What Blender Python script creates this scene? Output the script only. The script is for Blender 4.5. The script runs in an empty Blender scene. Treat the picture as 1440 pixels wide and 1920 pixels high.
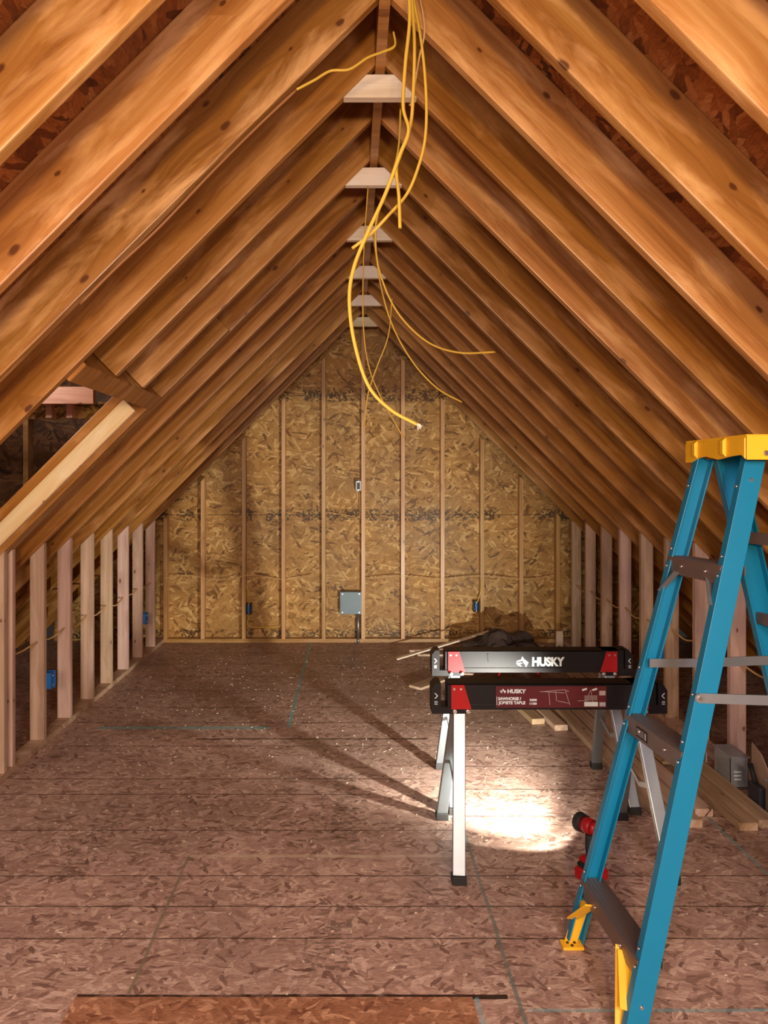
import bpy, bmesh, math, random
from mathutils import Vector, Matrix
random.seed(7)
C = bpy.context.scene.collection
sc = bpy.context.scene
PI = math.pi
F, XV, YV, CH = 1310.0, 660.0, 900.0, 1.66      # focal length in px, vanishing point, eye height

# ------------------------------------------------------------------ camera, world, lights, exposure
cam = bpy.data.objects.new('camera', bpy.data.cameras.new('camera')); C.objects.link(cam)
cam.location = (0, 0, CH); cam.rotation_euler = (PI/2, 0, 0)
cam.data.sensor_fit = 'VERTICAL'; cam.data.sensor_height = 24.0; cam.data.sensor_width = 18.0
cam.data.lens = F/1920*24.0
cam.data.shift_x = (720-XV)/1920; cam.data.shift_y = -(960-YV)/1920
cam.data.clip_start = 0.05
sc.camera = cam
sc.view_settings.view_transform = 'Standard'; sc.view_settings.look = 'None'
sc.view_settings.gamma = 1.0; sc.view_settings.use_curve_mapping = False
sc.view_settings.exposure = 0.0
w = bpy.data.worlds.new('world'); sc.world = w; w.use_nodes = True
w.node_tree.nodes['Background'].inputs[0].default_value = (1.0, .80, .72, 1)
w.node_tree.nodes['Background'].inputs[1].default_value = 0.025

def area(name, loc, target, size, energy, color, sy=None):
    l = bpy.data.lights.new(name, 'AREA'); l.energy = energy; l.color = color
    l.size = size
    if sy: l.shape = 'RECTANGLE'; l.size_y = sy
    o = bpy.data.objects.new(name, l); C.objects.link(o); o.location = loc
    o.rotation_euler = (Vector(target)-Vector(loc)).to_track_quat('-Z', 'Y').to_euler()
    return o
area('window_daylight', (-.75, -.8, 2.0), (-.6, 1.5, 0), 0.6, 78, (1.0, .80, .76), .8)
area('window_daylight', (.97, -.8, 2.0), (.9, 1.5, 0), 0.6, 70, (1.0, .80, .76), .8)
area('work_lamp', (0.1, -1.2, 1.85), (.1, 3.0, 2.6), 0.22, 72, (1.0, .70, .36))
area('dormer_fill', (-2.4, 3.2, 2.5), (-1.9, 4.3, 2.15), 0.3, 14, (1.0, .75, .62))  # fill lamp added inside the dormer to brighten the pinkish joist
SPOT = Vector((.965, 3.00, .200)); AIM = Vector((-.37, .92, -.12)).normalized(); SPILL, HOT = 20, 350

# ------------------------------------------------------------------ node helpers
class NT:
    def __init__(s, name, rough=.6, spec=.3, metal=0.0):
        s.m = bpy.data.materials.new(name); s.m.use_nodes = True
        s.t = s.m.node_tree; s.b = s.t.nodes['Principled BSDF']
        s.b.inputs['Roughness'].default_value = rough; s.b.inputs['Metallic'].default_value = metal
        s.b.inputs['Specular IOR Level'].default_value = spec
    def n(s, kind, **kw):
        x = s.t.nodes.new(kind)
        for k, v in kw.items(): setattr(x, k, v)
        return x
    def set(s, sock, v):
        if hasattr(v, 'is_output'): s.t.links.new(v, sock)
        elif v is not None: sock.default_value = v
    def math(s, op, a, b=None, c=None, clamp=False):
        x = s.n('ShaderNodeMath', operation=op, use_clamp=clamp)
        for i, v in enumerate((a, b, c)):
            if v is not None: s.set(x.inputs[i], v)
        return x.outputs[0]
    def mix(s, f, a, b, mode='MIX'):
        x = s.n('ShaderNodeMix', data_type='RGBA', blend_type=mode)
        s.set(x.inputs[0], f)
        for i, v in ((6, a), (7, b)):
            if isinstance(v, tuple) and len(v) == 3: v = v+(1,)
            s.set(x.inputs[i], v)
        return x.outputs[2]
    def xyz(s, x, y, z=0.0):
        k = s.n('ShaderNodeCombineXYZ')
        for i, v in enumerate((x, y, z)): s.set(k.inputs[i], v)
        return k.outputs[0]
    def sep(s, v):
        k = s.n('ShaderNodeSeparateXYZ'); s.set(k.inputs[0], v); return k.outputs
    def noise(s, v, scale, detail=3, rough=.55, dist=0.0):
        k = s.n('ShaderNodeTexNoise'); s.set(k.inputs['Vector'], v)
        k.inputs['Scale'].default_value = scale; k.inputs['Detail'].default_value = detail
        k.inputs['Roughness'].default_value = rough; k.inputs['Distortion'].default_value = dist
        return k.outputs['Fac']
    def ramp(s, f, stops, interp='LINEAR'):
        k = s.n('ShaderNodeValToRGB'); s.set(k.inputs[0], f); cr = k.color_ramp; cr.interpolation = interp
        while len(cr.elements) < len(stops): cr.elements.new(.5)
        for e, (p, c) in zip(cr.elements, stops): e.position = p; e.color = (c if isinstance(c, tuple) else (c, c, c))+(1,)
        return k.outputs[0]
    def rng(s, f, a, b, c=0.0, d=1.0):
        k = s.n('ShaderNodeMapRange'); s.set(k.inputs[0], f)
        for i, v in enumerate((a, b, c, d)): k.inputs[i+1].default_value = v
        return k.outputs[0]
    def color(s, c): s.set(s.b.inputs['Base Color'], c)
    def bump(s, h, strength=.3, dist=.01):
        k = s.n('ShaderNodeBump'); k.inputs['Strength'].default_value = strength; k.inputs['Distance'].default_value = dist
        s.set(k.inputs['Height'], h); s.t.links.new(k.outputs[0], s.b.inputs['Normal'])
def plain(name, col, rough=.5, metal=0.0, spec=.5, var=.12, emit=None):
    m = NT(name, rough, spec, metal)
    co = m.n('ShaderNodeTexCoord').outputs['Object']
    f = m.noise(co, 14, 3)
    m.color(m.mix(f, tuple(c*(1-var) for c in col), tuple(min(1, c*(1+var)) for c in col)))
    if emit:
        m.b.inputs['Emission Color'].default_value = col+(1,); m.b.inputs['Emission Strength'].default_value = emit
    return m.m

def wood(name, dark, mid, light, knot=(.10, .03, .008), patch=.5, rough=.36, spec=.45, knots=.64, ks=.72):
    m = NT(name, rough, spec)
    co = m.n('ShaderNodeTexCoord').outputs['Object']; r = m.n('ShaderNodeObjectInfo').outputs['Random']
    x, y, z = m.sep(co)
    off = m.math('MULTIPLY', r, 37.0)
    x2 = m.math('ADD', x, off); zy = m.math('ADD', z, m.math('MULTIPLY', y, 1.3))
    # knots
    kv = m.xyz(m.math('MULTIPLY', x2, 3.2), m.math('ADD', m.math('MULTIPLY', zy, 6.0), off))
    vo = m.n('ShaderNodeTexVoronoi', voronoi_dimensions='2D'); m.set(vo.inputs['Vector'], kv); vo.inputs['Scale'].default_value = 1.0
    has = m.math('GREATER_THAN', m.sep(vo.outputs['Color'])[0], knots)
    wob = m.math('MULTIPLY', m.math('SUBTRACT', m.noise(m.xyz(x2, y, z), 40, 2), .5), .05)
    dist = m.math('ADD', vo.outputs['Distance'], wob)
    kr = m.rng(m.sep(vo.outputs['Color'])[1], 0, 1, .45*ks, 1.15*ks)
    kn = m.math('MULTIPLY', m.rng(m.math('DIVIDE', dist, kr), .10, .055), has)
    halo = m.math('MULTIPLY', m.rng(dist, .42, .08), has)
    # grain, bent around the knots
    g0 = m.math('ADD', zy, m.math('MULTIPLY', halo, .02))
    gv = m.xyz(m.math('MULTIPLY', x2, 1.6), m.math('MULTIPLY', y, 45), m.math('MULTIPLY', g0, 45))
    g = m.noise(gv, 1.0, 4, .6, .6)
    gv2 = m.xyz(m.math('MULTIPLY', x2, .5), m.math('MULTIPLY', y, 9), m.math('MULTIPLY', g0, 9))
    g2 = m.noise(gv2, 1.0, 3, .5, .8)
    base = m.ramp(m.math('ADD', m.math('MULTIPLY', g, .45), m.math('MULTIPLY', g2, .55)), [(.36, dark), (.5, mid), (.66, light)])
    tone = m.rng(r, 0, 1, .82, 1.15)
    base = m.mix(1.0, base, m.xyz(tone, tone, m.math('MULTIPLY', tone, tone)), 'MULTIPLY')
    pv = m.xyz(m.math('MULTIPLY', x2, 1.7), m.math('MULTIPLY', y, 3), m.math('MULTIPLY', zy, 8))
    p = m.rng(m.noise(pv, 1.3, 5, .62, .4), .50, .66)
    base = m.mix(m.math('MULTIPLY', p, patch), base, tuple(min(1, c*1.3+.07) for c in light))
    base = m.mix(m.math('MULTIPLY', halo, .35), base, dark)
    base = m.mix(m.math('MULTIPLY', kn, .9), base, knot)
    m.color(base)
    m.bump(m.math('ADD', m.math('ADD', g, m.math('MULTIPLY', halo, .8)), m.math('MULTIPLY', g2, 1.0)), .25, .004)
    return m.m

def osb(name, axes, cols, bands=(), lines=(), rough=.55, spec=.35, freq=(9, 34), edge=.35, stamps=(), bstr=.4, ink=.8):
    """flakes on a plane; axes = which object coordinates span it; bands = printed rows; lines = joints, marks and a painted edge glint"""
    m = NT(name, rough, spec)
    co = m.n('ShaderNodeTexCoord').outputs['Object']
    s = m.sep(co); u = s[axes[0]]; v = s[axes[1]]
    warp = m.n('ShaderNodeTexNoise'); m.set(warp.inputs['Vector'], m.xyz(u, v)); warp.inputs['Scale'].default_value = 9; warp.inputs['Detail'].default_value = 3
    wu = m.math('MULTIPLY', m.math('SUBTRACT', m.sep(warp.outputs['Color'])[0], .5), .05)
    wv = m.math('MULTIPLY', m.math('SUBTRACT', m.sep(warp.outputs['Color'])[1], .5), .05)
    u2 = m.math('ADD', u, wu); v2 = m.math('ADD', v, wv)
    col = None; hgt = None
    for k, (ang, fa, fb, th) in enumerate(((3, .8, .8, 0), (-28, 1.1, 1.0, .45), (24, 1.0, 1.2, .5), (75, 1.6, 1.1, .72), (-8, .9, 1.5, .6), (48, 1.5, 1.3, .74), (-55, 1.4, 1.2, .78))):
        a = math.radians(ang); ca, sa = math.cos(a), math.sin(a)
        ru = m.math('ADD', m.math('MULTIPLY', u2, ca*freq[0]*fa), m.math('MULTIPLY', v2, sa*freq[0]*fa))
        rv = m.math('ADD', m.math('MULTIPLY', u2, -sa*freq[1]*fb), m.math('MULTIPLY', v2, ca*freq[1]*fb))
        vo = m.n('ShaderNodeTexVoronoi', voronoi_dimensions='2D'); m.set(vo.inputs['Vector'], m.xyz(m.math('ADD', ru, k*7.3), rv)); vo.inputs['Scale'].default_value = 1
        cr, cg, cb = m.sep(vo.outputs['Color'])
        d = vo.outputs['Distance']
        tone = m.ramp(cg, [(0, cols[0]), (.22, cols[1]), (.7, cols[2]), (1, cols[3])])
        tone = m.mix(m.math('MULTIPLY', m.rng(d, .35, .75), edge), tone, cols[0])
        if k == 0: col = tone; hgt = cb
        else:
            msk = m.math('MULTIPLY', m.math('GREATER_THAN', cr, th), m.math('LESS_THAN', d, .52))
            col = m.mix(msk, col, tone); 
            hm = m.n('ShaderNodeMix', data_type='FLOAT'); m.set(hm.inputs[0], msk); m.set(hm.inputs[2], hgt); m.set(hm.inputs[3], cb); hgt = hm.outputs[0]
    fine = m.noise(m.xyz(m.math('ADD', m.math('MULTIPLY', u, 32), m.math('MULTIPLY', hgt, 40)), m.math('ADD', m.math('MULTIPLY', v, 190), m.math('MULTIPLY', u, m.math('SUBTRACT', m.math('MULTIPLY', hgt, 120), 60)))), 1, 3)
    col = m.mix(1.0, col, m.ramp(fine, [(.30, .62), (.66, 1.16)]), 'MULTIPLY')
    blot = m.noise(m.xyz(u, v), 1.3, 3)
    col = m.mix(1.0, col, m.ramp(blot, [(.34, .76), (.66, 1.12)]), 'MULTIPLY')
    wn = m.n('ShaderNodeTexWhiteNoise', noise_dimensions='2D')
    def rectmask(u0, u1, v0, v1):
        a = m.math('MULTIPLY', m.math('GREATER_THAN', u, u0), m.math('LESS_THAN', u, u1))
        b = m.math('MULTIPLY', m.math('GREATER_THAN', v, v0), m.math('LESS_THAN', v, v1))
        return m.math('MULTIPLY', a, b)
    def glyphs(su, sv):
        w1 = m.n('ShaderNodeTexWhiteNoise', noise_dimensions='2D')
        m.set(w1.inputs['Vector'], m.xyz(m.math('FLOOR', m.math('MULTIPLY', u, su)), m.math('FLOOR', m.math('MULTIPLY', v, sv))))
        w2 = m.n('ShaderNodeTexWhiteNoise', noise_dimensions='2D')
        m.set(w2.inputs['Vector'], m.xyz(m.math('FLOOR', m.math('MULTIPLY', u, su/7)), 3.0))
        return m.math('MULTIPLY', m.math('GREATER_THAN', w1.outputs[0], .48), m.math('GREATER_THAN', w2.outputs[0], .25))
    for (u0, u1, v0, v1, su, sv) in stamps:
        k = m.math('MULTIPLY', rectmask(u0, u1, v0, v1), glyphs(su, sv))
        k = m.math('MULTIPLY', k, m.rng(m.noise(m.xyz(u, v), 12, 2), .3, .5))
        col = m.mix(m.math('MULTIPLY', k, ink), col, (.03, .016, .008))
    jit = m.math('MULTIPLY', m.math('SUBTRACT', m.noise(m.xyz(u, v), 5, 4), .5), .012)
    for (ax, c, a0, a1, wd, lc, st) in lines:        # ax 0: runs along u at v=c ; ax 1: runs along v at u=c
        q, tt = (v, u) if ax == 0 else (u, v)
        k = m.math('LESS_THAN', m.math('ABSOLUTE', m.math('SUBTRACT', m.math('ADD', q, jit), c)), wd)
        k = m.math('MULTIPLY', k, m.math('MULTIPLY', m.math('GREATER_THAN', tt, a0), m.math('LESS_THAN', tt, a1)))
        k = m.math('MULTIPLY', k, m.rng(m.noise(m.xyz(u, v), 14, 4), .25, .5, .35, 1))
        col = m.mix(m.math('MULTIPLY', k, st), col, lc)
    m.color(col)
    m.set(m.b.inputs['Roughness'], m.rng(blot, .3, .7, rough-.1, rough+.12))
    m.bump(m.math('ADD', hgt, m.math('MULTIPLY', fine, .5)), bstr, .004)
    return m.m

DK = (.035, .015, .008); CY = (.10, .42, .46)
M = {}
M['rafter'] = wood('rafter_wood', (.20, .068, .012), (.36, .148, .028), (.47, .225, .058), patch=.5)
M['weathered'] = wood('weathered_rafter_wood', (.30, .115, .028), (.44, .195, .050), (.56, .30, .10), patch=.8, knots=.6)
M['tan_rafter'] = wood('tan_rafter_wood', (.26, .10, .024), (.43, .19, .050), (.55, .30, .10), patch=.7, knots=.55)
M['brown_cord'] = plain('brown_cord', (.26, .105, .028), .55)
M['pale'] = wood('pale_stud_wood', (.36, .22, .15), (.52, .34, .25), (.66, .47, .36), knot=(.16, .07, .04), patch=.25, rough=.6)
M['tie'] = wood('tie_wood', (.72, .58, .43), (.87, .74, .58), (.93, .83, .69), patch=.3, rough=.55)
M['white_board'] = wood('white_board_wood', (.74, .50, .27), (.88, .66, .40), (.95, .78, .53), knot=(.25, .10, .04), patch=.3, knots=.5, ks=.5)
M['gable_stud'] = wood('gable_stud_wood', (.32, .16, .055), (.50, .27, .10), (.60, .36, .15), patch=.2)
M['lumber'] = wood('lumber_wood', (.38, .25, .155), (.56, .39, .27), (.70, .53, .40), patch=.2, rough=.6)
M['pink'] = wood('pink_wood', (.50, .23, .13), (.66, .34, .22), (.78, .46, .32), patch=.2)
M['wall_osb'] = osb('wall_osb', (0, 2), ((.17, .075, .018), (.40, .205, .052), (.50, .275, .080), (.72, .47, .18)), edge=.25, freq=(7, 30),
    stamps=((-3, 3, .02, .115, 55, 70), (-3, 3, 1.24, 1.36, 55, 60), (-3, 3, 2.47, 2.59, 55, 60)),
    lines=((0, 1.30, -3, 3, .004, DK, .8), (0, 2.53, -3, 3, .004, DK, .8), (1, -.27, -3, 1.3, .003, DK, .5)))
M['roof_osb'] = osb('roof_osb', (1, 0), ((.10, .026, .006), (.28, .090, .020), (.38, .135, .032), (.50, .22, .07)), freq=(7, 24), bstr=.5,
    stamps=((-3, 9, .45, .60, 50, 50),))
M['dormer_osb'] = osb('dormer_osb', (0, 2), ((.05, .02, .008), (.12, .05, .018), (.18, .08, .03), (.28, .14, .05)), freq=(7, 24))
fl = []
for (d, a0, a1) in ((3.88, -2, .4), (3.69, -2, .1), (3.31, -2, .5), (2.93, -2.2, 3), (2.72, -2.2, 3), (2.53, -2.2, 3), (4.05, .4, 3), (4.36, -2, 3), (4.78, -2, 3), (5.1, -2, 3), (5.5, -2, 3), (5.9, -2, 3), (6.3, -2, 3), (6.7, -2, 3), (3.75, .5, 3), (3.45, .5, 3)):
    fl.append((0, d, a0, a1, .004 if d < 3.5 else .005, DK, .75))
fl += [(0, 4.48, -1.0, .48, .010, DK, .9), (0, 2.245, -.885, .50, .010, (.02, .008, .004), .95),
       (0, 3.085, -.73, .53, .012, (.62, .50, .36), .55), (1, -.72, 2.25, 3.09, .006, (.20, .17, .11), .8),  # the pale line paints light catching the panel edge
       (1, .53, 1.5, 4.1, .007, (.13, .17, .15), .75), (1, -.425, 4.68, 7.3, .010, CY, .75), (0, 4.68, -1.70, -.55, .022, (.13, .42, .42), .7),
       (1, 1.75, 2.4, 3.5, .006, CY, .6), (0, 2.187, .55, 2.2, .006, CY, .45), (1, .40, 1.0, 2.24, .007, CY, .5)]
M['floor_osb'] = osb('floor_osb', (0, 1), ((.22, .122, .092), (.42, .26, .20), (.52, .345, .272), (.68, .49, .385)), edge=.16, freq=(12, 46), lines=fl,
    stamps=((-.10, 0.02, 3.2, 3.95, 50, 90), (-.17, .0, 2.36, 2.64, 50, 90), (-1.3, -1.1, 2.9, 3.6, 50, 60)), rough=.5, ink=.42)
M['panel_osb'] = osb('panel_osb', (0, 1), ((.20, .080, .045), (.34, .150, .080), (.42, .200, .110), (.62, .34, .20)), edge=.16, freq=(12, 44), rough=.5)
M['blue'] = plain('blue_fibreglass', (.000, .19, .36), .42, var=.08)
M['yellow'] = plain('yellow_plastic', (.90, .50, .02), .45, var=.08)
M['steel'] = plain('brushed_aluminium', (.34, .39, .42), .45, .85)
M['step_metal'] = plain('step_aluminium', (.27, .21, .19), .5, .8)
M['black'] = plain('black_painted_steel', (.010, .009, .010), .42, spec=.25)
M['rubber'] = plain('black_rubber', (.015, .014, .013), .7)
M['red'] = plain('red_paint', (.36, .010, .012), .5, spec=.25)
M['red_plastic'] = plain('red_plastic', (.45, .008, .012), .4)
M['sticker'] = plain('dark_red_sticker', (.085, .006, .010), .4)
M['white'] = plain('white_print', (.62, .70, .74), .5)
M['greyprint'] = plain('grey_print', (.35, .30, .30), .5)
M['bolt'] = plain('zinc_bolt', (.75, .74, .72), .3, 1.0)
M['cable'] = plain('yellow_cable', (.66, .43, .055), .45)
M['cable_dark'] = plain('tan_cable', (.62, .38, .15), .5)
M['wire'] = plain('pale_wire_end', (.75, .70, .6), .5)
M['greybox'] = plain('grey_steel_box', (.16, .22, .25), .5, .2)
M['dark'] = plain('dark_box', (.03, .03, .04), .5)
M['bluebox'] = plain('blue_outlet_box', (.005, .13, .42), .5)
M['card'] = plain('cardboard', (.36, .24, .16), .8)
M['lens'] = plain('lamp_lens', (1.0, .98, .9), .2, emit=12)
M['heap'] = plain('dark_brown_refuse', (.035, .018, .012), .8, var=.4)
M['dust'] = plain('sawdust', (.70, .58, .44), .8)
def glassy(name, col, alpha):
    m = NT(name, .15, .5); m.b.inputs['Base Color'].default_value = col+(1,); m.b.inputs['Transmission Weight'].default_value = alpha
    m.b.inputs['IOR'].default_value = 1.2
    return m.m
M['clear'] = glassy('clear_plastic', (.75, .80, .84), .75)

# ------------------------------------------------------------------ mesh helpers
def obox(bm, c, ax, ay, az, size):
    ax, ay, az = [Vector(v).normalized() for v in (ax, ay, az)]; c = Vector(c); vs = []
    for i in (-.5, .5):
        for j in (-.5, .5):
            for k in (-.5, .5): vs.append(bm.verts.new(c+ax*(i*size[0])+ay*(j*size[1])+az*(k*size[2])))
    for f in ((0, 1, 3, 2), (4, 6, 7, 5), (0, 4, 5, 1), (2, 3, 7, 6), (0, 2, 6, 4), (1, 5, 7, 3)): bm.faces.new([vs[i] for i in f])
def box(bm, x0, x1, y0, y1, z0, z1):
    obox(bm, ((x0+x1)/2, (y0+y1)/2, (z0+z1)/2), (1, 0, 0), (0, 1, 0), (0, 0, 1), (abs(x1-x0), abs(y1-y0), abs(z1-z0)))
def beam(bm, p0, p1, wdir, wd, td):
    """bar from p0 to p1, wd wide along wdir, td thick"""
    p0, p1 = Vector(p0), Vector(p1); a = (p1-p0).normalized(); wv = Vector(wdir); wv = (wv-a*wv.dot(a)).normalized(); t = a.cross(wv)
    obox(bm, (p0+p1)/2, a, wv, t, ((p1-p0).length, wd, td))
def channel(bm, p0, p1, wdir, fdir, web, fl, th=.004):
    p0, p1 = Vector(p0), Vector(p1); a = (p1-p0).normalized(); wv = Vector(wdir); wv = (wv-a*wv.dot(a)).normalized()
    fv = a.cross(wv); fv = fv if fv.dot(Vector(fdir)) > 0 else -fv; L = (p1-p0).length; mid = (p0+p1)/2
    obox(bm, mid+wv*(web/2), a, wv, fv, (L, web, th))
    for s in (th/2, web-th/2): obox(bm, mid+wv*s+fv*(fl/2), a, wv, fv, (L, th, fl))
def prism(bm, pts, ax, ay, org, az, t):
    """polygon pts in the ax/ay plane at org, extruded t along az"""
    ax, ay, az, org = Vector(ax), Vector(ay), Vector(az), Vector(org)
    a = [bm.verts.new(org+ax*p[0]+ay*p[1]) for p in pts]; b = [bm.verts.new(org+ax*p[0]+ay*p[1]+az*t) for p in pts]
    bm.faces.new(a); bm.faces.new(b[::-1]); n = len(pts)
    for i in range(n): bm.faces.new((a[i], b[i], b[(i+1) % n], a[(i+1) % n]))
def cyl(bm, p0, p1, r0, r1=None, n=20, cap=True):
    r1 = r0 if r1 is None else r1; p0, p1 = Vector(p0), Vector(p1); a = (p1-p0).normalized()
    u = a.orthogonal().normalized(); v = a.cross(u); A = []; B = []
    for i in range(n):
        d = u*math.cos(2*PI*i/n)+v*math.sin(2*PI*i/n); A.append(bm.verts.new(p0+d*r0)); B.append(bm.verts.new(p1+d*r1))
    for i in range(n): bm.faces.new((A[i], A[(i+1) % n], B[(i+1) % n], B[i])).smooth = True
    if cap: bm.faces.new(A[::-1]); bm.faces.new(B)
def spline(pts, k=8):
    P = [Vector(p) for p in pts]; P = [P[0]*2-P[1]]+P+[P[-1]*2-P[-2]]; out = []
    for i in range(1, len(P)-2):
        for j in range(k):
            t = j/k; a, b, c, d = P[i-1:i+3]
            out.append(.5*((2*b)+(c-a)*t+(2*a-5*b+4*c-d)*t*t+(-a+3*b-3*c+d)*t**3))
    return out+[P[-2]]
def tube(bm, pts, r, n=8, k=8, flat=1.0):
    S = spline(pts, k); prev = None; rings = []; u = None
    for i, p in enumerate(S):
        a = (S[min(i+1, len(S)-1)]-S[max(i-1, 0)]).normalized()
        u = a.orthogonal().normalized() if u is None else (u-a*u.dot(a)).normalized()
        v = a.cross(u); rings.append([bm.verts.new(p+u*(r*math.cos(2*PI*q/n))+v*(r*flat*math.sin(2*PI*q/n))) for q in range(n)])
    for A, B in zip(rings, rings[1:]):
        for q in range(n): bm.faces.new((A[q], A[(q+1) % n], B[(q+1) % n], B[q])).smooth = True
    bm.faces.new(rings[0][::-1]); bm.faces.new(rings[-1])
def obj(name, bm, mat, parent=None, loc=(0, 0, 0), bevel=0.0, local=False):
    bmesh.ops.recalc_face_normals(bm, faces=bm.faces)
    if bevel: bmesh.ops.bevel(bm, geom=list(bm.edges), offset=bevel, segments=2, profile=.6, affect='EDGES')
    loc = Vector(loc)
    if parent is not None and not local: bmesh.ops.translate(bm, verts=bm.verts, vec=-parent.location)   # verts given in world space
    elif parent is None and not local: bmesh.ops.translate(bm, verts=bm.verts, vec=-loc)
    me = bpy.data.meshes.new(name); bm.to_mesh(me); bm.free(); me.materials.append(mat)
    o = bpy.data.objects.new(name, me); C.objects.link(o)
    if parent is not None: o.parent = parent
    if local or parent is None: o.location = loc
    return o
def tag(o, label, cat, group=None, kind=None):
    o['label'] = label; o['category'] = cat
    if group: o['group'] = group
    if kind: o['kind'] = kind
    return o
def thing(name, loc, label, cat, group=None):
    o = bpy.data.objects.new(name, None); o.empty_display_size = .1; C.objects.link(o); o.location = loc
    return tag(o, label, cat, group)
def struct(o): o['kind'] = 'structure'; return o
def NB(): return bmesh.new()
def P(px, py, d): return Vector(((px-XV)*d/F, d, CH-(py-YV)*d/F))
def text_bm(body, size, extrude=.0006, offset=0.0, align='LEFT', xs=1.0):
    cu = bpy.data.curves.new('lettering', 'FONT'); cu.body = body; cu.size = size; cu.extrude = extrude; cu.offset = offset; cu.align_x = align
    t = bpy.data.objects.new('lettering', cu); C.objects.link(t)
    dg = bpy.context.evaluated_depsgraph_get(); dg.update()
    me = bpy.data.meshes.new_from_object(t.evaluated_get(dg)); bm = bmesh.new(); bm.from_mesh(me)
    bpy.data.objects.remove(t); bpy.data.curves.remove(cu); bpy.data.meshes.remove(me)
    for v in bm.verts: v.co = Vector((v.co.x*xs, -v.co.z, v.co.y))     # stand it up, facing -y
    return bm
ORD = ['first', 'second', 'third', 'fourth', 'fifth', 'sixth', 'seventh', 'eighth', 'ninth', 'tenth', 'eleventh', 'twelfth', 'thirteenth', 'fourteenth', 'fifteenth', 'sixteenth', 'seventeenth', 'eighteenth']

# ------------------------------------------------------------------ the setting
RX, APEX, XL, XR, WY = .11, 3.30, -1.92, 2.14, 7.13
R2 = math.sqrt(.5); RD = .184; EAVE = 4.50
bm = NB(); box(bm, -3.36, 3.58, -2.6, 7.4, -.04, 0); struct(obj('floor', bm, M['floor_osb']))
bm = NB(); zt = APEX+.26
prism(bm, [(RX-3.2, 0), (RX+3.2, 0), (RX+3.2, zt-3.2), (RX, zt), (RX-3.2, zt-3.2)], (1, 0, 0), (0, 0, 1), (0, WY+.09, 0), (0, 1, 0), .02)
struct(obj('wall_back', bm, M['wall_osb']))
# roof sheathing, two slopes (left one is cut open for the dormer)
def slope_matrix(side):
    s = Vector((side*R2, 0, -R2)); n = Vector((side*R2, 0, R2)); y = n.cross(s)
    m = Matrix.Identity(4)
    for i, c in enumerate((s, y, n)):
        for j in range(3): m[j][i] = c[j]
    m.translation = Vector((RX, 0, APEX)); return m
def sheath(side, pieces):
    bm = NB()
    for (s0, s1, y0, y1) in pieces:
        yy = sorted((y0*side, y1*side)); box(bm, s0, s1, yy[0], yy[1], RD+.001, RD+.016)
    o = obj('ceiling', bm, M['roof_osb'], local=True); o.matrix_world = slope_matrix(side); return struct(o)
HS = 1.66
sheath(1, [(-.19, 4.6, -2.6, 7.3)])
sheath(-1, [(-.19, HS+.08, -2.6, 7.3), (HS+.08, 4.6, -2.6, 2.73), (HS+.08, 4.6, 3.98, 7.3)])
for nm, x in (('wall_left', -3.33), ('wall_right', 3.53)):
    bm = NB(); box(bm, x-.01, x+.01, -2.6, 7.3, .001, .45); struct(obj(nm, bm, M['roof_osb']))
# ridge board
bm = NB(); box(bm, RX-.019, RX+.019, -2.6, WY+.09, 3.262, 3.52)
tag(obj('ridge_board', bm, M['rafter'], loc=(RX, 0, 3.3)), 'long brown ridge board running along the peak of the roof', 'beam')
# floor plates of the knee walls
bm = NB(); box(bm, XL-.089, XL, 3.80, WY+.085, .001, .038)
tag(obj('bottom_plate', bm, M['pale'], loc=(XL, 5.5, .02)), 'pale floor plate under the left row of knee wall studs', 'beam')
bm = NB(); box(bm, XR, XR+.089, 2.3, WY+.085, .001, .038)
tag(obj('bottom_plate', bm, M['pale'], loc=(XR, 5.5, .02)), 'pale floor plate under the right row of knee wall studs', 'beam')
bm = NB(); box(bm, XL+.001, XR-.001, WY, WY+.089, .001, .038)
tag(obj('bottom_plate', bm, M['gable_stud'], loc=(0, WY, .02)), 'brown floor plate along the foot of the back gable wall', 'beam')

# ------------------------------------------------------------------ rafters
RY = [.37, .77, 1.17, 1.57, 1.955, 2.345, 2.73]+[2.73+.4064*k for k in range(1, 11)]
def rafter_mesh(s1, s0=.027, n0=0.0, n1=RD, plumb=True, t=.038, mat='rafter'):
    bm = NB(); a = s0-(n1-n0) if plumb else s0
    prism(bm, [(s0, n0), (s1, n0), (s1, n1), (a, n1)], (1, 0, 0), (0, 0, 1), (0, -t/2, 0), (0, 1, 0), t)
    bmesh.ops.recalc_face_normals(bm, faces=bm.faces)
    bmesh.ops.bevel(bm, geom=list(bm.edges), offset=.004, segments=2, profile=.6, affect='EDGES')
    me = bpy.data.meshes.new('rafter'); bm.to_mesh(me); bm.free(); me.materials.append(M[mat])
    for p in me.polygons: p.use_smooth = False
    return me
full = rafter_mesh(EAVE); short = rafter_mesh(HS-.002)
worn, worn_short, tan = rafter_mesh(EAVE, mat='weathered'), rafter_mesh(HS-.002, mat='weathered'), rafter_mesh(EAVE, mat='tan_rafter')
SPECIAL = {(-1, 3): worn, (-1, 4): worn, (-1, 5): tan, (-1, 8): worn_short, (1, 3): tan, (1, 4): tan, (1, 5): tan, (1, 7): tan}
NR = len(RY)
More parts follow.
